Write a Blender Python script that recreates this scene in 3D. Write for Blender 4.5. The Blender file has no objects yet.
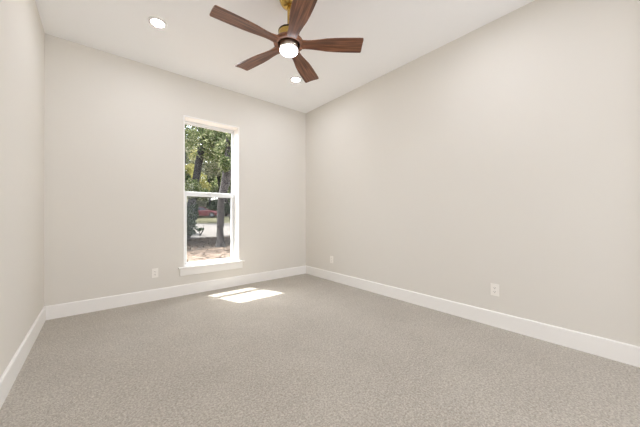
import bpy, bmesh, math, random
import numpy as np
from mathutils import Vector, Matrix
PI = math.pi
C = bpy.context.scene.collection
sc = bpy.context.scene

# ------------------------------------------------------------------ dimensions (metres)
W, H = 3.467, 3.05            # room width (x), ceiling height
YF = -4.12                    # front wall (behind the camera); the window wall is y = 0
YH = -7.4                     # far end of the added, unseen hall that holds the fill light
OX0, OX1, OZ0, OZ1 = 1.343, 2.151, 0.375, 2.504   # rough window opening

# ------------------------------------------------------------------ camera
cd = bpy.data.cameras.new('camera')
cd.sensor_width = 36
cd.lens = 36 * 263.29 / 640
cd.clip_start = 0.01
cd.clip_end = 500
cam = bpy.data.objects.new('camera', cd)
C.objects.link(cam)
yaw, pit, rol = .69769, .005213, -.00181
fwd = Vector((math.sin(yaw) * math.cos(pit), math.cos(yaw) * math.cos(pit), math.sin(pit)))
right = Vector((math.cos(yaw), -math.sin(yaw), 0))
up = right.cross(fwd)
right, up = right * math.cos(rol) + up * math.sin(rol), up * math.cos(rol) - right * math.sin(rol)
m = Matrix((right, up, -fwd)).transposed().to_4x4()
m.translation = Vector((.448, -4.020, 1.111))
cam.matrix_world = m
sc.camera = cam

# ------------------------------------------------------------------ sky, sun, large lights, exposure
SUN = Vector((.40, -1.0, -2.33)).normalized()
world = bpy.data.worlds.new('sky')
sc.world = world
world.use_nodes = True
wn = world.node_tree
wn.nodes.clear()
sky = wn.nodes.new('ShaderNodeTexSky')
sky.sky_type = 'NISHITA'
sky.sun_disc = False
sky.sun_elevation = math.radians(65)
sky.sun_rotation = math.radians(-22)
sky.air_density = 1.0
sky.dust_density = 3.0
sky.ozone_density = 1.0
bg = wn.nodes.new('ShaderNodeBackground')
bg.inputs['Strength'].default_value = 1.15
wo = wn.nodes.new('ShaderNodeOutputWorld')
hs = wn.nodes.new('ShaderNodeHueSaturation')
hs.inputs['Saturation'].default_value = .45
wn.links.new(sky.outputs[0], hs.inputs['Color'])
wn.links.new(hs.outputs[0], bg.inputs[0])
wn.links.new(bg.outputs[0], wo.inputs[0])

sl = bpy.data.lights.new('sun', 'SUN')
sl.energy = 16.0
sl.angle = math.radians(0.53)
sl.color = (1.0, .99, .97)
so = bpy.data.objects.new('sun', sl)
C.objects.link(so)
so.rotation_euler = SUN.to_track_quat('-Z', 'Y').to_euler()
so.location = (-4, 10, 24)

# added soft fill light behind the camera, with no known source there
al = bpy.data.lights.new('fill_area', 'AREA')
al.shape = 'RECTANGLE'
al.size, al.size_y = 3.3, 2.3
al.energy = 61
al.color = (.955, .99, 1.10)
ao = bpy.data.objects.new('fill_area', al)
C.objects.link(ao)
ao.location = (W / 2, -6.6, 1.3)
ao.rotation_euler = Vector((0, 1, .34)).to_track_quat('-Z', 'Z').to_euler()

DOWNLIGHT = 198.0     # emission of a recessed lamp's lens
GLOBE = 10.0          # emission of the fan's lamp
sc.view_settings.view_transform = 'Standard'
sc.view_settings.look = 'None'
sc.view_settings.gamma = 1.0
sc.view_settings.use_curve_mapping = False
sc.view_settings.exposure = 0.18
sc.cycles.max_bounces = 16
sc.cycles.diffuse_bounces = 10
sc.cycles.glossy_bounces = 4
sc.cycles.transparent_max_bounces = 24
sc.cycles.sample_clamp_indirect = 4
sc.cycles.use_denoising = True

# ------------------------------------------------------------------ materials
def lin(r, g, b):
    f = lambda c: (c / 255 / 12.92) if c / 255 <= .04045 else ((c / 255 + .055) / 1.055) ** 2.4
    return (f(r), f(g), f(b), 1)

def mat(name, col, rough=.5, metal=0.0, emit=None, strength=0, bump=None, vary=None, spec=None):
    m = bpy.data.materials.new(name)
    m.use_nodes = True
    nt = m.node_tree
    b = nt.nodes['Principled BSDF']
    b.inputs['Base Color'].default_value = col
    b.inputs['Roughness'].default_value = rough
    b.inputs['Metallic'].default_value = metal
    if spec is not None:
        b.inputs['Specular IOR Level'].default_value = spec
    if emit:
        b.inputs['Emission Color'].default_value = emit
        b.inputs['Emission Strength'].default_value = strength
    tc = nt.nodes.new('ShaderNodeTexCoord')
    if vary:                                   # (scale, other colour, contrast lo, hi)
        n = nt.nodes.new('ShaderNodeTexNoise')
        n.inputs['Scale'].default_value = vary[0]
        n.inputs['Detail'].default_value = 4
        r = nt.nodes.new('ShaderNodeValToRGB')
        r.color_ramp.elements[0].position, r.color_ramp.elements[1].position = vary[2], vary[3]
        r.color_ramp.elements[0].color, r.color_ramp.elements[1].color = col, vary[1]
        nt.links.new(tc.outputs['Object'], n.inputs['Vector'])
        nt.links.new(n.outputs['Fac'], r.inputs['Fac'])
        nt.links.new(r.outputs['Color'], b.inputs['Base Color'])
    if bump:                                   # (scale, strength, distance)
        n = nt.nodes.new('ShaderNodeTexNoise')
        n.inputs['Scale'].default_value = bump[0]
        n.inputs['Detail'].default_value = 3
        u = nt.nodes.new('ShaderNodeBump')
        u.inputs['Strength'].default_value = bump[1]
        u.inputs['Distance'].default_value = bump[2]
        nt.links.new(tc.outputs['Object'], n.inputs['Vector'])
        nt.links.new(n.outputs['Fac'], u.inputs['Height'])
        nt.links.new(u.outputs['Normal'], b.inputs['Normal'])
    return m

M = {}
M['wall'] = mat('wall_paint', lin(224, 220, 212), .85, bump=(260, .06, .002), spec=.2)
M['ceiling'] = mat('ceiling_paint', lin(250, 250, 250), .9, bump=(200, .05, .002), spec=.2)
M['trim'] = mat('trim_paint', lin(243, 241, 237), .42)
M['vinyl'] = mat('window_vinyl', lin(226, 227, 226), .38)
M['plastic'] = mat('outlet_plastic', lin(243, 239, 232), .35)
M['slot'] = mat('slot_dark', lin(70, 64, 58), .6)
M['brass'] = mat('brushed_brass', lin(204, 172, 100), .26, 1.0, vary=(40, lin(176, 146, 78), .35, .7))
M['dark_brown'] = mat('dark_brown', lin(48, 36, 27), .4, .6)
M['nickel'] = mat('satin_metal', lin(205, 196, 184), .3, 1.0)
M['globe'] = mat('lit_opal_glass', lin(250, 248, 244), .4, emit=(.97, .99, 1.08, 1), strength=GLOBE)
M['lens'] = mat('lit_lens', lin(250, 250, 248), .4, emit=(.97, .99, 1.08, 1), strength=DOWNLIGHT)

# carpet: looped beige-grey pile
def carpet():
    m = bpy.data.materials.new('carpet_loop')
    m.use_nodes = True
    nt = m.node_tree
    N, L = nt.nodes.new, nt.links.new
    b = nt.nodes['Principled BSDF']
    b.inputs['Roughness'].default_value = 1.0
    b.inputs['Specular IOR Level'].default_value = .05
    b.inputs['Sheen Weight'].default_value = .15
    b.inputs['Sheen Roughness'].default_value = .6
    tc = N('ShaderNodeTexCoord')
    v = N('ShaderNodeTexVoronoi')
    v.inputs['Scale'].default_value = 170
    L(tc.outputs['Object'], v.inputs['Vector'])
    n1 = N('ShaderNodeTexNoise')
    n1.inputs['Scale'].default_value = 85
    n1.inputs['Detail'].default_value = 3
    L(tc.outputs['Object'], n1.inputs['Vector'])
    n2 = N('ShaderNodeTexNoise')
    n2.inputs['Scale'].default_value = 2.2
    n2.inputs['Detail'].default_value = 3
    L(tc.outputs['Object'], n2.inputs['Vector'])
    sep = N('ShaderNodeSeparateColor')
    L(v.outputs['Color'], sep.inputs[0])
    a = N('ShaderNodeMath'); a.operation = 'MULTIPLY_ADD'
    a.inputs[1].default_value = .30
    L(sep.outputs[0], a.inputs[0]); L(n1.outputs['Fac'], a.inputs[2])
    a2 = N('ShaderNodeMath'); a2.operation = 'MULTIPLY_ADD'
    a2.inputs[1].default_value = .22
    L(n2.outputs['Fac'], a2.inputs[0]); L(a.outputs[0], a2.inputs[2])
    r = N('ShaderNodeValToRGB')
    e = r.color_ramp.elements
    e[0].position, e[1].position = .46, 1.06
    e[0].color, e[1].color = lin(152, 145, 134), lin(203, 197, 186)
    x = e.new(.76); x.color = lin(178, 171, 160)
    L(a2.outputs[0], r.inputs['Fac'])
    L(r.outputs['Color'], b.inputs['Base Color'])
    u = N('ShaderNodeBump')
    u.inputs['Strength'].default_value = .55
    u.inputs['Distance'].default_value = .006
    u.invert = True
    L(v.outputs['Distance'], u.inputs['Height'])
    L(u.outputs['Normal'], b.inputs['Normal'])
    return m
M['carpet'] = carpet()

def wood():
    m = bpy.data.materials.new('walnut')
    m.use_nodes = True
    nt = m.node_tree
    N, L = nt.nodes.new, nt.links.new
    b = nt.nodes['Principled BSDF']
    b.inputs['Roughness'].default_value = .34
    tc = N('ShaderNodeTexCoord')
    mp = N('ShaderNodeMapping')
    mp.inputs['Scale'].default_value = (2.0, 34, 34)
    L(tc.outputs['Object'], mp.inputs['Vector'])
    n = N('ShaderNodeTexNoise')
    n.inputs['Scale'].default_value = 1.6
    n.inputs['Detail'].default_value = 7
    n.inputs['Distortion'].default_value = .8
    L(mp.outputs[0], n.inputs['Vector'])
    r = N('ShaderNodeValToRGB')
    e = r.color_ramp.elements
    e[0].position, e[1].position = .3, .72
    e[0].color, e[1].color = lin(66, 36, 22), lin(158, 106, 74)
    x = e.new(.5); x.color = lin(114, 70, 46)
    L(n.outputs['Fac'], r.inputs['Fac'])
    L(r.outputs['Color'], b.inputs['Base Color'])
    return m
M['wood'] = wood()

def pane_mat(name, tint=(1, 1, 1, 1)):
    m = bpy.data.materials.new(name)
    m.use_nodes = True
    nt = m.node_tree
    nt.nodes.clear()
    N, L = nt.nodes.new, nt.links.new
    t = N('ShaderNodeBsdfTransparent'); t.inputs[0].default_value = tint
    g = N('ShaderNodeBsdfGlossy'); g.inputs['Roughness'].default_value = .02
    lw = N('ShaderNodeLayerWeight'); lw.inputs['Blend'].default_value = .5
    pw = N('ShaderNodeMath'); pw.operation = 'POWER'; pw.inputs[1].default_value = 5
    f = N('ShaderNodeMath'); f.operation = 'MULTIPLY_ADD'; f.inputs[1].default_value = .8; f.inputs[2].default_value = .009
    L(lw.outputs['Facing'], pw.inputs[0]); L(pw.outputs[0], f.inputs[0])
    x = N('ShaderNodeMixShader')
    o = N('ShaderNodeOutputMaterial')
    L(f.outputs[0], x.inputs[0]); L(t.outputs[0], x.inputs[1]); L(g.outputs[0], x.inputs[2])
    L(x.outputs[0], o.inputs[0])
    return m
M['glass'] = pane_mat('window_glass', (.97, .98, .975, 1))

def leaf_mat(name, cols, transl=.45):
    m = bpy.data.materials.new(name)
    m.use_nodes = True
    nt = m.node_tree
    nt.nodes.clear()
    N, L = nt.nodes.new, nt.links.new
    g = N('ShaderNodeNewGeometry')
    r = N('ShaderNodeValToRGB')
    e = r.color_ramp.elements
    e[0].color, e[1].color = cols[0], cols[-1]
    for i, c in enumerate(cols[1:-1]):
        x = e.new((i + 1) / (len(cols) - 1)); x.color = c
    L(g.outputs['Random Per Island'], r.inputs['Fac'])
    d = N('ShaderNodeBsdfDiffuse'); t = N('ShaderNodeBsdfTranslucent')
    x = N('ShaderNodeMixShader'); x.inputs[0].default_value = transl
    o = N('ShaderNodeOutputMaterial')
    L(r.outputs['Color'], d.inputs[0]); L(r.outputs['Color'], t.inputs[0])
    L(d.outputs[0], x.inputs[1]); L(t.outputs[0], x.inputs[2]); L(x.outputs[0], o.inputs[0])
    return m
M['leaf'] = leaf_mat('green_leaves', [lin(58, 72, 44), lin(108, 118, 72), lin(84, 97, 64), lin(180, 178, 142), lin(72, 84, 56), lin(130, 136, 92)])
M['leaf_pale'] = leaf_mat('grey_green_leaves', [lin(84, 92, 70), lin(150, 148, 128), lin(74, 84, 62), lin(186, 180, 152), lin(112, 114, 96), lin(140, 138, 104)])
M['leaf_dark'] = leaf_mat('dark_leaves', [lin(40, 54, 40), lin(70, 86, 60), lin(54, 70, 50), lin(88, 100, 76)], .3)
M['leaf_gold'] = leaf_mat('yellowing_leaves', [lin(112, 112, 64), lin(150, 142, 84), lin(92, 104, 62), lin(124, 112, 70), lin(176, 170, 120)])
M['litter_leaf'] = leaf_mat('fallen_leaves', [lin(44, 39, 36), lin(92, 78, 68), lin(62, 56, 52), lin(124, 108, 94), lin(54, 50, 48)], .1)
M['bark'] = mat('bark', lin(46, 42, 40), .95, bump=(16, .8, .03), vary=(9, lin(80, 74, 70), .35, .7))
M['bark_dark'] = mat('dark_bark', lin(30, 28, 27), .95, bump=(16, .8, .03), vary=(9, lin(64, 60, 57), .35, .7))
M['car_red'] = mat('red_car_paint', lin(106, 40, 45), .3)
M['car_glass'] = mat('car_window_glass', lin(40, 46, 54), .08)
M['tyre'] = mat('tyre_rubber', lin(36, 36, 38), .8)
M['alloy'] = mat('alloy_wheel', lin(128, 128, 131), .4, .5)
M['car_lamp'] = mat('car_lamp', lin(152, 152, 150), .2)
M['car_tail'] = mat('tail_lamp_red', lin(150, 20, 24), .25)

# ------------------------------------------------------------------ mesh helpers
def obj(name, bm, material, parent=None, smooth=False, bevel=0, seg=2):
    if bevel:
        bmesh.ops.bevel(bm, geom=[e for e in bm.edges if len(e.link_faces) == 2 and e.calc_face_angle(0) > .5],
                        offset=bevel, segments=seg, profile=.6, affect='EDGES')
    bmesh.ops.recalc_face_normals(bm, faces=bm.faces)
    me = bpy.data.meshes.new(name)
    bm.to_mesh(me)
    bm.free()
    if smooth:
        me.polygons.foreach_set('use_smooth', [True] * len(me.polygons))
        try:
            me.set_sharp_from_angle(angle=math.radians(38))
        except Exception:
            pass
    o = bpy.data.objects.new(name, me)
    me.materials.append(material)
    C.objects.link(o)
    if parent:
        o.parent = parent
    return o

def box(bm, x0, x1, y0, y1, z0, z1):
    v = [bm.verts.new(p) for p in ((x0, y0, z0), (x1, y0, z0), (x1, y1, z0), (x0, y1, z0),
                                   (x0, y0, z1), (x1, y0, z1), (x1, y1, z1), (x0, y1, z1))]
    for f in ((0, 3, 2, 1), (4, 5, 6, 7), (0, 1, 5, 4), (1, 2, 6, 5), (2, 3, 7, 6), (3, 0, 4, 7)):
        bm.faces.new([v[i] for i in f])

def B(*boxes):
    bm = bmesh.new()
    for b in boxes:
        box(bm, *b)
    return bm

def lathe(profile, n=48, closed=False):
    """profile: (r, z) list turned about z"""
    bm = bmesh.new()
    rings = []
    for r, z in profile:
        if r < 1e-6:
            rings.append([bm.verts.new((0, 0, z))])
        else:
            rings.append([bm.verts.new((r * math.cos(2 * PI * i / n), r * math.sin(2 * PI * i / n), z)) for i in range(n)])
    pairs = list(zip(rings[:-1], rings[1:]))
    if closed:
        pairs.append((rings[-1], rings[0]))
    for a, b in pairs:
        for i in range(n):
            j = (i + 1) % n
            if len(a) == 1:
                bm.faces.new((a[0], b[i], b[j]))
            elif len(b) == 1:
                bm.faces.new((a[i], a[j], b[0]))
            else:
                bm.faces.new((a[i], a[j], b[j], b[i]))
    return bm

def extrude_profile(pts, p0, p1, nrm):
    """pts (out, z) swept from p0 to p1; 'out' runs along nrm (horizontal)"""
    bm = bmesh.new()
    rows = []
    for p in (p0, p1):
        rows.append([bm.verts.new((p[0] + nrm[0] * a, p[1] + nrm[1] * a, z)) for a, z in pts])
    n = len(pts)
    for i in range(n):
        j = (i + 1) % n
        bm.faces.new((rows[0][i], rows[0][j], rows[1][j], rows[1][i]))
    bm.faces.new(rows[0]); bm.faces.new(rows[1][::-1])
    return bm

def tube(path, n=10, bm=None, jitter=0, rnd=None):
    """path: list of (point, radius)"""
    bm = bm or bmesh.new()
    rings = []
    for i, (p, r) in enumerate(path):
        a = Vector(path[max(i - 1, 0)][0]); b = Vector(path[min(i + 1, len(path) - 1)][0])
        q = (b - a).normalized().to_track_quat('Z', 'Y')
        ring = []
        for k in range(n):
            rr = r * (1 + (rnd.uniform(-jitter, jitter) if rnd else 0))
            ring.append(bm.verts.new(Vector(p) + q @ Vector((rr * math.cos(2 * PI * k / n), rr * math.sin(2 * PI * k / n), 0))))
        rings.append(ring)
    for a, b in zip(rings[:-1], rings[1:]):
        for k in range(n):
            j = (k + 1) % n
            bm.faces.new((a[k], a[j], b[j], b[k]))
    bm.faces.new(rings[0][::-1]); bm.faces.new(rings[-1])
    return bm

def empty(name, loc=(0, 0, 0), rotz=0):
    o = bpy.data.objects.new(name, None)
    o.empty_display_size = .1
    C.objects.link(o)
    o.location = loc
    o.rotation_euler = (0, 0, rotz)
    return o

def tag(o, label, cat, group=None):
    o['label'] = label
    o['category'] = cat
    if group:
        o['group'] = group
    return o

def struct(o):
    o['kind'] = 'structure'
    return o

def copy_thing(root, loc, rotz, label):
    r = root.copy(); C.objects.link(r)
    r.location = loc; r.rotation_euler = (0, 0, rotz); r['label'] = label
    for ch in list(root.children):
        c = ch.copy(); C.objects.link(c); c.parent = r
        for g in list(ch.children):
            d = g.copy(); C.objects.link(d); d.parent = c
    return r

# ------------------------------------------------------------------ the room
T = .20
struct(obj('floor', B((-T, W + T, YH - T, T, -.12, 0)), M['carpet']))
struct(obj('ceiling', B((-T, W + T, YH - T, T, H, H + .15)), M['ceiling']))
struct(obj('wall_left', B((-T, 0, YH - T, T, 0, H)), M['wall']))
struct(obj('wall_right', B((W, W + T, YH - T, T, 0, H)), M['wall']))
struct(obj('wall_back', B((0, OX0, 0, T, 0, H), (OX1, W, 0, T, 0, H),
                          (OX0, OX1, 0, T, 0, OZ0), (OX0, OX1, 0, T, OZ1, H)), M['wall']))
struct(obj('wall_front', B((0, .05, YF - T, YF, 0, H), (W - .05, W, YF - T, YF, 0, H),
                           (.05, W - .05, YF - T, YF, 2.75, H)), M['wall']))  # unseen opening, made nearly wall to wall to let the fill light in

struct(obj('wall_sky_block', B((0, W, YH - T, YH, 0, H)), M['wall']))  # added unseen wall, closes the hall so no sky light leaks in

BH, BT = .1475, .016
prof = [(0, 0), (BT, 0), (BT, BH - .010), (BT - .003, BH - .003), (BT - .007, BH), (0, BH)]
struct(obj('baseboard_back', extrude_profile(prof, (0, 0), (W, 0), (0, -1)), M['trim']))
struct(obj('baseboard_left', extrude_profile(prof, (0, YF), (0, -BT), (1, 0)), M['trim']))
struct(obj('baseboard_right', extrude_profile(prof, (W, YF), (W, -BT), (-1, 0)), M['trim']))

# ------------------------------------------------------------------ window
win = struct(empty('window_1', ((OX0 + OX1) / 2, 0, OZ0)))
WX, WZ = (OX0 + OX1) / 2, OZ0
def wpart(name, boxes, material, bevel=.002, parent=None):
    bx = [(a - WX, b - WX, c, d, e - WZ, f - WZ) for a, b, c, d, e, f in boxes]
    bm = B(*bx)
    o = obj(name, bm, material, None)
    if bevel:
        md = o.modifiers.new('bevel', 'BEVEL'); md.width = bevel; md.segments = 2
        md.limit_method = 'ANGLE'
    o.parent = parent or win
    return o
JT = .017
GY = .178                                   # frame depth behind the wall face
ZS = .395                                   # top of the sill board
wpart('window_jamb', [(OX0, OX0 + JT, -.003, .20, ZS, OZ1), (OX1 - JT, OX1, -.003, .20, ZS, OZ1),
                      (OX0 + JT, OX1 - JT, -.003, .20, OZ1 - JT, OZ1)], M['trim'], .002)
ix0, ix1, iz1 = OX0 + JT, OX1 - JT, OZ1 - JT
# outer vinyl frame
fx0, fx1 = ix0 + .028, ix1 - .016
wpart('window_frame', [(ix0, fx0, GY - .012, .25, ZS, iz1), (fx1, ix1, GY - .012, .25, ZS, iz1),
                       (fx0, fx1, GY - .012, .25, iz1 - .022, iz1),
                       (fx0, fx1, GY - .012, .25, OZ0, ZS + .008)], M['vinyl'], .003)
up_ = wpart('upper_sash', [(fx0, fx0 + .013, .200, .232, 1.40, iz1 - .022), (fx1 - .010, fx1, .200, .232, 1.40, iz1 - .022),
                     (fx0 + .013, fx1 - .010, .200, .232, iz1 - .036, iz1 - .022),
                     (fx0 + .013, fx1 - .010, .200, .232, 1.428, 1.460)], M['vinyl'], .003)
lo_ = wpart('lower_sash', [(fx0, fx0 + .036, .160, .198, ZS + .008, 1.452), (fx1 - .028, fx1, .160, .198, ZS + .008, 1.452),
                     (fx0 + .036, fx1 - .028, .160, .198, 1.388, 1.452),
                     (fx0 + .036, fx1 - .028, .160, .198, ZS + .008, .414)], M['vinyl'], .003)
wpart('sash_lock', [(1.715, 1.775, .148, .160, 1.440, 1.452)], M['vinyl'], .003, lo_)
wpart('pane', [(fx0 + .013, fx1 - .010, .214, .218, 1.460, iz1 - .036)], M['glass'], 0, up_)
wpart('pane', [(fx0 + .036, fx1 - .028, .183, .187, .414, 1.388)], M['glass'], 0, lo_)
sm = bpy.data.materials.new('insect_mesh')
sm.use_nodes = True
_n = sm.node_tree; _n.nodes.clear()
_t = _n.nodes.new('ShaderNodeBsdfTransparent'); _d = _n.nodes.new('ShaderNodeBsdfDiffuse'); _d.inputs[0].default_value = lin(92, 92, 92)
_x = _n.nodes.new('ShaderNodeMixShader'); _x.inputs[0].default_value = .20
_o = _n.nodes.new('ShaderNodeOutputMaterial')
_n.links.new(_t.outputs[0], _x.inputs[1]); _n.links.new(_d.outputs[0], _x.inputs[2]); _n.links.new(_x.outputs[0], _o.inputs[0])
scr = wpart('insect_screen', [(fx0 + .012, fx1 - .012, .2420, .2422, .41, 1.425)], sm, 0)
wpart('screen_frame', [(fx0, fx0 + .014, .238, .247, .40, 1.44), (fx1 - .014, fx1, .238, .247, .40, 1.44),
                       (fx0 + .014, fx1 - .014, .238, .247, 1.420, 1.44), (fx0 + .014, fx1 - .014, .238, .247, .40, .412)], M['vinyl'], 0, scr)
wpart('window_sill', [(OX0 + .0, OX1 - .0, -.0, GY - .012, ZS - .020, ZS), (OX0 - .068, OX1 + .068, -.060, -.0, ZS - .020, ZS)], M['trim'], .004)
wpart('window_apron', [(OX0 - .045, OX1 + .045, -.018, 0, .272, ZS - .020)], M['trim'], .003)
wpart('window_jamb', [(OX0 - .0, OX1 + .0, .0, .20, OZ0 - .0, OZ0 + .0005)], M['trim'], 0).name = 'window_subsill'

# ------------------------------------------------------------------ recessed ceiling lights
def recessed(loc, label):
    t = tag(empty('recessed_light', loc), label, 'ceiling light', 'recessed ceiling lights')
    obj('trim_ring', lathe([(.083, 0), (.082, -.004), (.076, -.009), (.066, -.0135), (.060, -.0145), (.0565, -.013), (.0565, 0)], 48, True), M['trim'], t, True)
    obj('light_lens', lathe([(0, -.002), (.0565, -.002), (.0565, -.0125), (0, -.0128)], 40), M['lens'], t, True)
    return t
r0 = recessed((.893, -.955, H), 'round white recessed ceiling light left of the fan, in front of the window wall')
copy_thing(r0, (W - .875, -.930, H), 0, 'round white recessed ceiling light seen just below the fan lamp, near the right wall')
copy_thing(r0, (.893, -3.17, H), 0, 'round white recessed ceiling light overhead near the camera, beside the left wall')
copy_thing(r0, (W - .893, -3.17, H), 0, 'round white recessed ceiling light overhead near the camera, beside the right wall')

# ------------------------------------------------------------------ ceiling fan
FX, FY = 1.733, -2.062
BZ = 2.623                                   # blade plane
fan = tag(empty('ceiling_fan', (FX, FY, H)), 'five-bladed walnut and brass ceiling fan with a lit globe', 'ceiling fan')
z = lambda v: v - H
obj('canopy', lathe([(0, z(H)), (.086, z(H)), (.086, z(3.032)), (.083, z(3.015)), (.074, z(2.985)), (.058, z(2.963)), (.034, z(2.950)), (.018, z(2.947)), (0, z(2.947))], 48), M['brass'], fan, True)
obj('downrod', lathe([(0, z(2.965)), (.0135, z(2.965)), (.0135, z(2.745)), (0, z(2.745))], 24), M['brass'], fan, True)
obj('rod_coupling', lathe([(0, z(2.775)), (.020, z(2.775)), (.022, z(2.771)), (.022, z(2.742)), (.03, z(2.736)), (0, z(2.736))], 32), M['brass'], fan, True)
mh = obj('motor_housing', lathe([(0, z(2.771)), (.085, z(2.738)), (.091, z(2.734)), (.092, z(2.727)), (.092, z(2.664)), (0, z(2.664))], 56), M['brass'], fan, True)
obj('housing_rim', lathe([(.086, z(2.7400)), (.0925, z(2.7365)), (.0940, z(2.731)), (.0940, z(2.724)), (.0885, z(2.730))], 56, True), M['dark_brown'], mh, True)  # dark brown band round the housing's top edge
hub = obj('hub', lathe([(.099, z(2.616)), (.112, z(2.612)), (.126, z(2.614)), (.134, z(2.622)), (.133, z(2.634)), (.124, z(2.650)), (.106, z(2.660)), (.099, z(2.660))], 64, True), M['wood'], fan, True)
obj('hub_recess', lathe([(0, z(2.645)), (.101, z(2.645)), (.101, z(2.655)), (0, z(2.655))], 48), M['dark_brown'], hub, True)

def blade_mesh():
    sta = [(.118, .050, 0.3), (.140, .046, .5), (.165, .0445, .75), (.195, .046, .95), (.230, .051, 1), (.275, .058, 1), (.330, .068, 1),
           (.400, .074, 1), (.480, .0775, 1), (.560, .079, 1), (.618, .0795, 1), (.640, .079, 1), (.648, .0765, 1), (.652, .070, 1)]
    nt = 12
    tan = math.tan(math.radians(8.8))
    bm = bmesh.new()
    top, bot = [], []
    for r, hw, k in sta:
        a, b = [], []
        for i in range(nt + 1):
            t = -1 + 2 * i / nt
            y = t * hw
            zz = -y * tan * k - .006 * k * (t * t - .4)
            th = (.0065 + .006 * max(0, (.25 - r) / .13)) * (1 - .35 * abs(t) ** 6)
            a.append(bm.verts.new((r, y, zz + th))); b.append(bm.verts.new((r, y, zz - th)))
        top.append(a); bot.append(b)
    for i in range(len(sta) - 1):
        for j in range(nt):
            bm.faces.new((top[i][j], top[i + 1][j], top[i + 1][j + 1], top[i][j + 1]))
            bm.faces.new((bot[i][j], bot[i][j + 1], bot[i + 1][j + 1], bot[i + 1][j]))
        for j in (0, nt):
            bm.faces.new((top[i][j], top[i + 1][j], bot[i + 1][j], bot[i][j]))
    for i in (0, -1):
        for j in range(nt):
            bm.faces.new((top[i][j], top[i][j + 1], bot[i][j + 1], bot[i][j]))
    return bm
b0 = obj('blade', blade_mesh(), M['wood'], fan, True)
b0.location = (0, 0, z(BZ))
for k in range(5):
    b = b0 if k == 0 else b0.copy()
    if k:
        C.objects.link(b); b.parent = fan
    b.rotation_euler = (0, 0, math.radians(177.2 - 72 * k))
lk = obj('lamp_collar', lathe([(0, z(2.645)), (.078, z(2.645)), (.080, z(2.641)), (.080, z(2.580)), (.077, z(2.576)), (0, z(2.576))], 56), M['nickel'], fan, True)
obj('lamp_globe', lathe([(0, z(2.576)), (.075, z(2.576)), (.078, z(2.572)), (.078, z(2.560)), (.073, z(2.551)), (.060, z(2.544)), (.030, z(2.541)), (0, z(2.540))], 56), M['globe'], lk, True)

# ------------------------------------------------------------------ wall outlets
def outlet(loc, rotz, label):
    """plate faces local -y"""
    t = tag(empty('wall_outlet', loc, rotz), label, 'electrical outlet', 'wall outlets')
    p = obj('cover_plate', B((-.036, .036, -.006, 0, -.058, .058)), M['plastic'], t, False, .0025)
    for dz in (.0195, -.0195):
        s = obj('receptacle', B((-.017, .017, -.0085, -.0055, dz - .0145, dz + .0145)), M['plastic'], t, False, .001)
        obj('slots', B((-.0085, -.0060, -.0092, -.0083, dz - .002, dz + .008), (.0055, .0080, -.0092, -.0083, dz - .001, dz + .007),
                       (-.0025, .0025, -.0092, -.0083, dz - .010, dz - .005)), M['slot'], s)
    obj('plate_screw', B((-.0022, .0022, -.0072, -.0058, -.0022, .0022)), M['plastic'], t, False, .0006)
    return t
o0 = outlet((1.007, 0, .356), 0, 'white duplex outlet low on the window wall, left of the window')
copy_thing(o0, (W, -3.127, .363), PI / 2 * -1, 'white duplex outlet on the right wall, in the right half of the photo')
copy_thing(o0, (W, -.727, .355), PI / 2 * -1, 'white duplex outlet on the right wall, close to the far room corner')

# ------------------------------------------------------------------ outdoors: ground
def gz(x, y):
    t = max(0.0, y - 14)
    return -.15 + min(t, 22) * .0445 + max(0, t - 22) * .012 + .03 * math.sin(x * .9 + y * .5) * min(1, max(0, (y - 3) / 4))

def ground_mat():
    m = bpy.data.materials.new('yard_ground')
    m.use_nodes = True
    nt = m.node_tree
    N, L = nt.nodes.new, nt.links.new
    b = nt.nodes['Principled BSDF']
    b.inputs['Roughness'].default_value = 1
    b.inputs['Specular IOR Level'].default_value = 0
    tc = N('ShaderNodeTexCoord'); sp = N('ShaderNodeSeparateXYZ')
    L(tc.outputs['Object'], sp.inputs[0])
    w = N('ShaderNodeTexNoise'); w.inputs['Scale'].default_value = .6; w.inputs['Detail'].default_value = 3
    L(tc.outputs['Object'], w.inputs['Vector'])
    a = N('ShaderNodeMath'); a.operation = 'MULTIPLY_ADD'; a.inputs[1].default_value = 2.4
    L(w.outputs['Fac'], a.inputs[0]); L(sp.outputs['Y'], a.inputs[2])
    d = N('ShaderNodeMath'); d.operation = 'DIVIDE'; d.inputs[1].default_value = 60
    L(a.outputs[0], d.inputs[0])
    r = N('ShaderNodeValToRGB')
    e = r.color_ramp.elements
    sand, litter, gravel, grass = lin(134, 119, 107), lin(66, 62, 59), lin(114, 111, 108), lin(88, 87, 70)
    e[0].position, e[0].color = 6.9 / 60, sand
    e[1].position, e[1].color = 7.5 / 60, litter
    for y, c in ((12.9, litter), (13.4, gravel), (24.0, gravel), (25.0, grass), (40, grass), (46, litter)):
        x = e.new(y / 60); x.color = c
    L(d.outputs[0], r.inputs['Fac'])
    n = N('ShaderNodeTexNoise'); n.inputs['Scale'].default_value = 9; n.inputs['Detail'].default_value = 6
    L(tc.outputs['Object'], n.inputs['Vector'])
    q = N('ShaderNodeValToRGB')
    q.color_ramp.elements[0].position, q.color_ramp.elements[1].position = .35, .65
    q.color_ramp.elements[0].color = (.62, .60, .58, 1); q.color_ramp.elements[1].color = (1.1, 1.08, 1.05, 1)
    L(n.outputs['Fac'], q.inputs['Fac'])
    mx = N('ShaderNodeMix'); mx.data_type = 'RGBA'; mx.blend_type = 'MULTIPLY'; mx.inputs[0].default_value = 1
    L(r.outputs['Color'], mx.inputs[6]); L(q.outputs['Color'], mx.inputs[7])
    L(mx.outputs[2], b.inputs['Base Color'])
    return m
bm = bmesh.new()
xs = np.linspace(-30, 60, 61); ys = np.concatenate([np.linspace(.28, 40, 60), np.linspace(43, 110, 20)])
grid = [[bm.verts.new((x, y, gz(x, y))) for x in xs] for y in ys]
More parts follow.
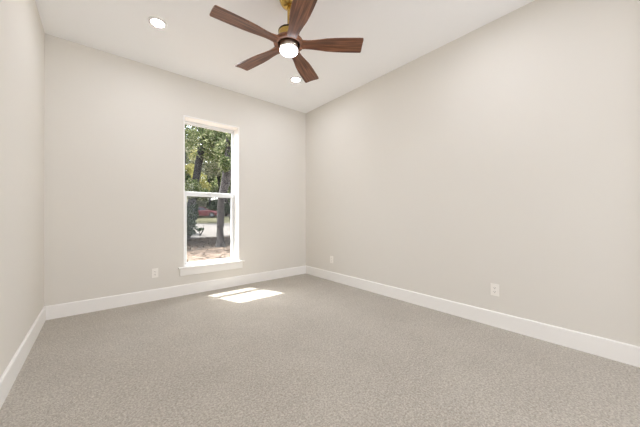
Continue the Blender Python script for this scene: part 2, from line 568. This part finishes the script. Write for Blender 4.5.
for i in range(len(ys) - 1):
    for j in range(len(xs) - 1):
        bm.faces.new((grid[i][j], grid[i][j + 1], grid[i + 1][j + 1], grid[i + 1][j]))
yard = struct(obj('ground', bm, ground_mat(), None, True))

# ------------------------------------------------------------------ leaves, trees, shrubs
def leaves(name, centres, per, size, material, parent, seed, loc0=(0, 0, 0)):
    """centres: (x, y, z, rx, ry, rz) blobs; per = leaves per blob; each leaf a small bent quad pair"""
    rng = np.random.default_rng(seed)
    P = []
    for cx, cy, cz, rx, ry, rz in centres:
        u = rng.normal(size=(per, 3)); u /= np.linalg.norm(u, axis=1)[:, None]
        u *= rng.random(per)[:, None] ** .45
        P.append(np.array([cx, cy, cz]) + u * np.array([rx, ry, rz]))
    P = np.concatenate(P) - np.array(loc0)
    n = len(P)
    a = rng.normal(size=(n, 3)); a /= np.linalg.norm(a, axis=1)[:, None]
    b = rng.normal(size=(n, 3)); b -= (a * b).sum(1)[:, None] * a; b /= np.linalg.norm(b, axis=1)[:, None]
    s = size * rng.uniform(.6, 1.3, n)[:, None]
    V = np.stack([P - a * s, P + b * s * .5, P + a * s, P - b * s * .5], 1).reshape(-1, 3)
    me = bpy.data.meshes.new(name)
    me.vertices.add(4 * n); me.loops.add(4 * n); me.polygons.add(n)
    me.vertices.foreach_set('co', V.astype(np.float32).ravel())
    me.loops.foreach_set('vertex_index', np.arange(4 * n, dtype=np.int32))
    me.polygons.foreach_set('loop_start', np.arange(0, 4 * n, 4, dtype=np.int32))
    me.update(calc_edges=True)
    me.materials.append(material)
    o = bpy.data.objects.new(name, me)
    C.objects.link(o)
    o.parent = parent
    return o

def tree(label, base, stems, crown, per, size, leafm, barkm, seed, cat='tree', name='tree', group=None):
    """stems: lists of ((dx, dy, dz), r) from the base; crown: blobs relative to the base"""
    x, y = base
    zb = gz(x, y)
    t = tag(empty(name, (x, y, zb)), label, cat, group)
    rnd = random.Random(seed)
    if stems:
        bm = bmesh.new()
        for st in stems:
            tube(st, 10, bm, .06, rnd)
        obj('trunk', bm, barkm, t, True)
    leaves('foliage', crown, per, size, leafm, t, seed)
    return t

def blobs(rnd, n, cx, cy, z0, z1, R, r0=.5, r1=1.0):
    out = []
    for _ in range(n):
        a, q = rnd.uniform(0, 2 * PI), R * math.sqrt(rnd.random())
        r = rnd.uniform(r0, r1)
        out.append((cx + q * math.cos(a), cy + q * math.sin(a), rnd.uniform(z0, z1), r, r, r * .75))
    return out

def branches(rnd, n, p, reach, up0, up1, r):
    out = []
    for _ in range(n):
        a = rnd.uniform(0, 2 * PI)
        e = Vector(p) + Vector((reach * math.cos(a), reach * math.sin(a), rnd.uniform(up0, up1)))
        mid = (Vector(p) + e) / 2 + Vector((0, 0, .25))
        out.append([(p, r), (tuple(mid), r * .65), (tuple(e), r * .25)])
    return out

WT = 'trees outside the window'
rnd = random.Random(5)
# forked tree nearest the house
tree('grey forked tree outside the window, nearest the house, right of the lower pane middle', (4.12, 6.50),
     [[((0, 0, -.1), .24), ((0, 0, .15), .165), ((0, 0, .8), .135), ((.02, 0, 1.7), .135), ((.06, -.02, 2.1), .155)],
      [((.04, -.02, 1.9), .14), ((.14, -.07, 2.6), .12), ((.25, -.15, 3.9), .10), ((.32, -.25, 6.2), .07), ((.3, -.1, 8.5), .03)],
      [((.08, -.02, 1.95), .12), ((.22, -.10, 2.5), .11), ((.42, -.2, 3.3), .09), ((.9, -.4, 5.5), .06), ((1.3, -.3, 8), .03)],
      ] + branches(rnd, 6, (.3, -.2, 5.8), 1.8, .4, 2.6, .035),
     blobs(rnd, 14, .2, 3.4, 4.7, 8.8, 2.0, .6, 1.1) + [(.3, .1, 3.9, .5, .5, .4), (.02, -.45, 3.2, .22, .22, .3), (.35, -.6, 4.3, .3, .3, .3)], 760, .062, M['leaf'], M['bark'], 11, group=WT)
# leaning trunk at the left of the upper pane
tree('dark leaning tree trunk outside, behind the left half of the upper pane', (3.72, 10.3),
     [[((0, 0, -.1), .26), ((.03, 0, .6), .20), ((.2, -.2, 1.7), .185), ((.40, -.42, 3.1), .175), ((.60, -.6, 4.6), .17), ((.76, -.74, 5.6), .14), ((.95, -.9, 8.0), .08)]]
     + branches(rnd, 7, (.7, -.7, 5.2), 2.0, .3, 2.6, .045),
     blobs(rnd, 16, .2, .2, 3.6, 8.6, 2.7, .6, 1.1) + [(-.5, -.3, 3.2, .5, .5, .5), (.1, -.9, 2.5, .45, .45, .5), (.5, -1.2, 2.2, .35, .35, .3)], 760, .062, M['leaf'], M['bark_dark'], 12, group=WT)
# trees around the near yard that shade the ground
for i, (x, y, z0, z1, R, lm, lb) in enumerate([
    (1.9, 12.6, 3.2, 9.0, 2.6, 'leaf', 'bushy green tree outside, left edge of the upper pane'),
    (6.2, 12.6, 3.6, 9.0, 2.6, 'leaf_pale', 'grey-green tree outside, behind the right half of the upper pane'),
    (7.4, 26.5, 3.4, 10.5, 2.8, 'leaf_gold', 'yellow-green tree outside, farther off behind the dark leaning trunk'),
    (6.9, 9.4, 4.2, 9.5, 2.5, 'leaf', 'tall green tree outside, right edge of the upper pane')]):
    rr = random.Random(40 + i)
    tree(lb, (x, y), [[((0, 0, -.1), .2), ((.03, .02, 1.5), .14), ((-.05, .05, 4), .12), ((.05, 0, 7.5), .05)]] + branches(rr, 6, (-.03, .04, 3.9), 1.9, .2, 2.2, .035),
         blobs(rr, 15, 0, 0, z0, z1, R, .6, 1.15), 650, .078, M[lm], M['bark_dark'], 60 + i, group=WT)
# far woods beyond the car
tree('slender green tree outside beside the front of the red car', (13.9, 30.6), [[((0, 0, -.1), .2), ((.1, .02, 2.5), .16), ((-.1, .05, 5.5), .12), ((.05, 0, 9.5), .05)]],
     blobs(random.Random(99), 18, 0, 0, 3.6, 10.5, 2.4, .9, 1.5), 330, .15, M['leaf'], M['bark'], 199, group=WT)
k = 0
for (x, y, h, R, lm) in [(7.5, 40, 12, 3.2, 'leaf_pale'), (10.8, 43, 13, 3.4, 'leaf'), (14.2, 40.5, 13, 3.2, 'leaf_pale'), (17.5, 42, 12, 3.2, 'leaf'), (12.5, 52, 17, 4.5, 'leaf'),
                         (18, 53, 17, 4.5, 'leaf_pale'), (23, 50, 16, 4.5, 'leaf'), (8, 54, 16, 4.5, 'leaf_gold'), (4, 46, 14, 4, 'leaf'), (26, 42, 13, 4, 'leaf'), (2.5, 37, 12, 3.4, 'leaf_pale'), (-2, 44, 14, 4, 'leaf'), (-7.5, 40, 13, 4, 'leaf_pale'), (-13, 45, 15, 4.2, 'leaf'), (31.5, 45, 15, 4.2, 'leaf_pale')]:
    rr = random.Random(100 + k)
    tree('tall tree in the far woods seen through the window beyond the red car', (x, y),
         [[((0, 0, -.1), .24), ((.1, .02, 2.5), .18), ((-.1, .05, h * .5), .14), ((.05, 0, h * .9), .05)], ]
         + [[((1.2, .8, -.1), .1), ((1.3, .8, 3), .08), ((1.1, .9, 6), .03)], [((-1.3, .5, -.1), .09), ((-1.2, .5, 3), .07), ((-1.5, .6, 6), .03)]],
         blobs(rr, 20, 0, 0, 3.4, h, R, .9, 1.7), 300, .17, M[lm], M['bark'], 200 + k, group='far woods beyond the car')
    k += 1
# shrubs
def shrub(label, x, y, h, R, lm, seed, n=9, per=420, size=.07, group='shrubs outside the window'):
    rr = random.Random(seed)
    st = [[((0, 0, -.05), .03), ((.25 * math.cos(a), .25 * math.sin(a), h * .5), .02), ((R * .6 * math.cos(a), R * .6 * math.sin(a), h * .85), .008)] for a in [rr.uniform(0, 6.28) for _ in range(5)]]
    return tree(label, (x, y), st, blobs(rr, n, 0, 0, h * .2, h * .85, R * .65, R * .3, R * .5), per, size, M[lm], M['bark_dark'], seed, 'shrub', 'shrub', group)
shrub('tall dark green shrub outside, left side of the lower pane', 4.0, 12.3, 2.3, .9, 'leaf_dark', 301, 12)
shrub('dark green shrub outside at the lower left of the window, nearest the house', 3.42, 9.5, 1.95, .78, 'leaf_dark', 306, 14)
shrub('pale leafy shrub outside, behind the dark shrub at the left of the window', 4.6, 15.0, 2.6, 1.0, 'leaf_pale', 302, 10)
shrub('low sprig of green shrub outside, left of the driveway in the lower pane', 5.3, 13.6, .75, .38, 'leaf_dark', 303, 4, 90, .05)
for i, (x, y, h) in enumerate(((8.6, 47.5, 6.5), (12.4, 47.0, 7.5), (15.6, 46.5, 7), (19.6, 47.0, 7.5), (23.4, 45.8, 6.5))):  # thickets of undergrowth, though built and named as trees
    rr = random.Random(350 + i)
    tree('low bushy thicket seen through the window between the hedge and the far woods', (x, y),
         [[((0, 0, -.1), .12), ((.1, 0, 2), .09), ((0, .1, h * .7), .04)]],
         blobs(rr, 16, 0, 0, .9, h, 1.9, .9, 1.4), 420, .2, M[('leaf_pale', 'leaf_dark', 'leaf', 'leaf_dark', 'leaf_pale')[i]], M['bark_dark'], 350 + i, group='thickets before the far woods')
for i, x in enumerate((9.0, 11.6, 14.4, 17.2, 20.0)):
    shrub('rounded green bush in the hedge row behind the red car', x, 38.5 + (i % 2) * .8, 2.6, 1.7, ('leaf_dark', 'leaf_pale', 'leaf_dark', 'leaf_dark', 'leaf')[i], 320 + i, 10, 300, .13, 'hedge behind the red car')

# fallen leaves strewn over the shaded yard (nobody could count them)
rng = np.random.default_rng(3)
n = 11000
px = rng.uniform(-1, 10, n); py = rng.uniform(3.0, 11.9, n)
P = np.array([(a, b, gz(a, b) + .012) for a, b in zip(px, py)])
a = rng.uniform(0, 2 * PI, n)
d1 = np.stack([np.cos(a), np.sin(a), rng.uniform(-.3, .3, n)], 1) * rng.uniform(.03, .06, n)[:, None]
d2 = np.stack([-np.sin(a), np.cos(a), rng.uniform(-.3, .3, n)], 1) * rng.uniform(.02, .035, n)[:, None]
V = np.stack([P - d1, P + d2, P + d1, P - d2], 1).reshape(-1, 3)
me = bpy.data.meshes.new('leaf_litter')
me.from_pydata([tuple(v) for v in V], [], [(4 * i, 4 * i + 1, 4 * i + 2, 4 * i + 3) for i in range(n)])
me.materials.append(M['litter_leaf'])
ll = bpy.data.objects.new('leaf_litter', me)
C.objects.link(ll)
ll['kind'] = 'stuff'
tag(ll, 'brown fallen leaves strewn over the shaded yard outside', 'leaves')

# ------------------------------------------------------------------ red car, local +x = front
def car(loc, rotz):
    t = tag(empty('car', loc, rotz), 'red saloon car parked beyond the driveway, seen through the lower pane', 'car')
    bm = bmesh.new()
    # lower body: (x, half width, sill z, deck z)
    sec = [(-2.30, .72, .42, .86), (-2.22, .82, .30, .96), (-1.75, .88, .24, 1.02), (-1.0, .90, .22, 1.0), (0, .90, .22, .98),
           (.85, .90, .22, .97), (1.45, .88, .24, .90), (2.0, .82, .28, .80), (2.26, .70, .36, .68), (2.32, .60, .42, .60)]
    rows = []
    for x, w, z0, z1 in sec:
        zm = z0 + (z1 - z0) * .55
        rows.append([bm.verts.new((x, y, zz)) for y, zz in ((-w * .92, z0), (-w, zm), (-w * .96, z1 - .05), (-w * .86, z1), (0, z1 + .03),
                                                           (w * .86, z1), (w * .96, z1 - .05), (w, zm), (w * .92, z0), (0, z0))])
    for p, q in zip(rows[:-1], rows[1:]):
        for i in range(10):
            j = (i + 1) % 10
            bm.faces.new((p[i], p[j], q[j], q[i]))
    bm.faces.new(rows[0]); bm.faces.new(rows[-1][::-1])
    # roof shell
    roof = [(-1.05, .62, 1.36), (-.75, .66, 1.42), (-.2, .67, 1.44), (.25, .65, 1.40), (.40, .62, 1.36)]
    rr = []
    for x, w, zz in roof:
        rr.append([bm.verts.new((x, y, q)) for y, q in ((-w, zz - .05), (-w * .85, zz), (0, zz + .02), (w * .85, zz), (w, zz - .05), (0, zz - .06))])
    for p, q in zip(rr[:-1], rr[1:]):
        for i in range(6):
            j = (i + 1) % 6
            bm.faces.new((p[i], p[j], q[j], q[i]))
    bm.faces.new(rr[0]); bm.faces.new(rr[-1][::-1])
    # pillars
    for s in (-1, 1):
        for a_, b_ in (((-1.72, s * .76, .98), (-1.0, s * .62, 1.36)), ((1.12, s * .76, .94), (.38, s * .61, 1.36)), ((-.30, s * .83, .95), (-.32, s * .655, 1.40))):
            tube([(a_, .045), (b_, .04)], 6, bm)
    body = obj('body', bm, M['car_red'], t, True)
    gb = bmesh.new()
    g0 = [(-1.72, .74), (-1.0, .80), (-.3, .81), (.5, .80), (1.12, .74)]
    g1 = [(-1.02, .60), (-.75, .63), (-.3, .645), (.15, .63), (.38, .60)]
    lo = [gb.verts.new((x, -w, .96)) for x, w in g0] + [gb.verts.new((x, w, .96)) for x, w in g0[::-1]]
    hi = [gb.verts.new((x, -w, 1.36)) for x, w in g1] + [gb.verts.new((x, w, 1.36)) for x, w in g1[::-1]]
    for i in range(10):
        j = (i + 1) % 10
        gb.faces.new((lo[i], lo[j], hi[j], hi[i]))
    obj('windows', gb, M['car_glass'], t)
    for x in (1.42, -1.38):
        for s in (-1, 1):
            wb = lathe([(.20, -.10), (.31, -.10), (.34, -.07), (.34, .07), (.31, .10), (.20, .10)], 28, True)
            w = obj('wheel', wb, M['tyre'], t, True)
            w.location = (x, s * .82, .34); w.rotation_euler = (PI / 2, 0, 0)
            rb = lathe([(0, -.085), (.06, -.09), (.08, -.07), (.20, -.09), (.215, -.095), (.215, .095), (.20, .09), (.08, .07), (.06, .09), (0, .085)], 28)
            obj('rim', rb, M['alloy'], w, True)
    for s in (-1, 1):
        obj('headlight', B((2.08, 2.29, s * .62 - .12, s * .62 + .12, .56, .68)), M['car_lamp'], t, False, .02)
        obj('tail_light', B((-2.31, -2.20, s * .62 - .12, s * .62 + .12, .72, .88)), M['car_tail'], t, False, .02)
        obj('side_mirror', B((.78, .92, s * .97 - .08, s * .97 + .08, .98, 1.08)), M['car_red'], t, False, .02)
    return t
hd = math.radians(-20)
cx, cy = 12.59 - 1.42 * math.cos(hd), 34.08 - 1.42 * math.sin(hd)
car((cx, cy, gz(cx, cy) + .02), hd)
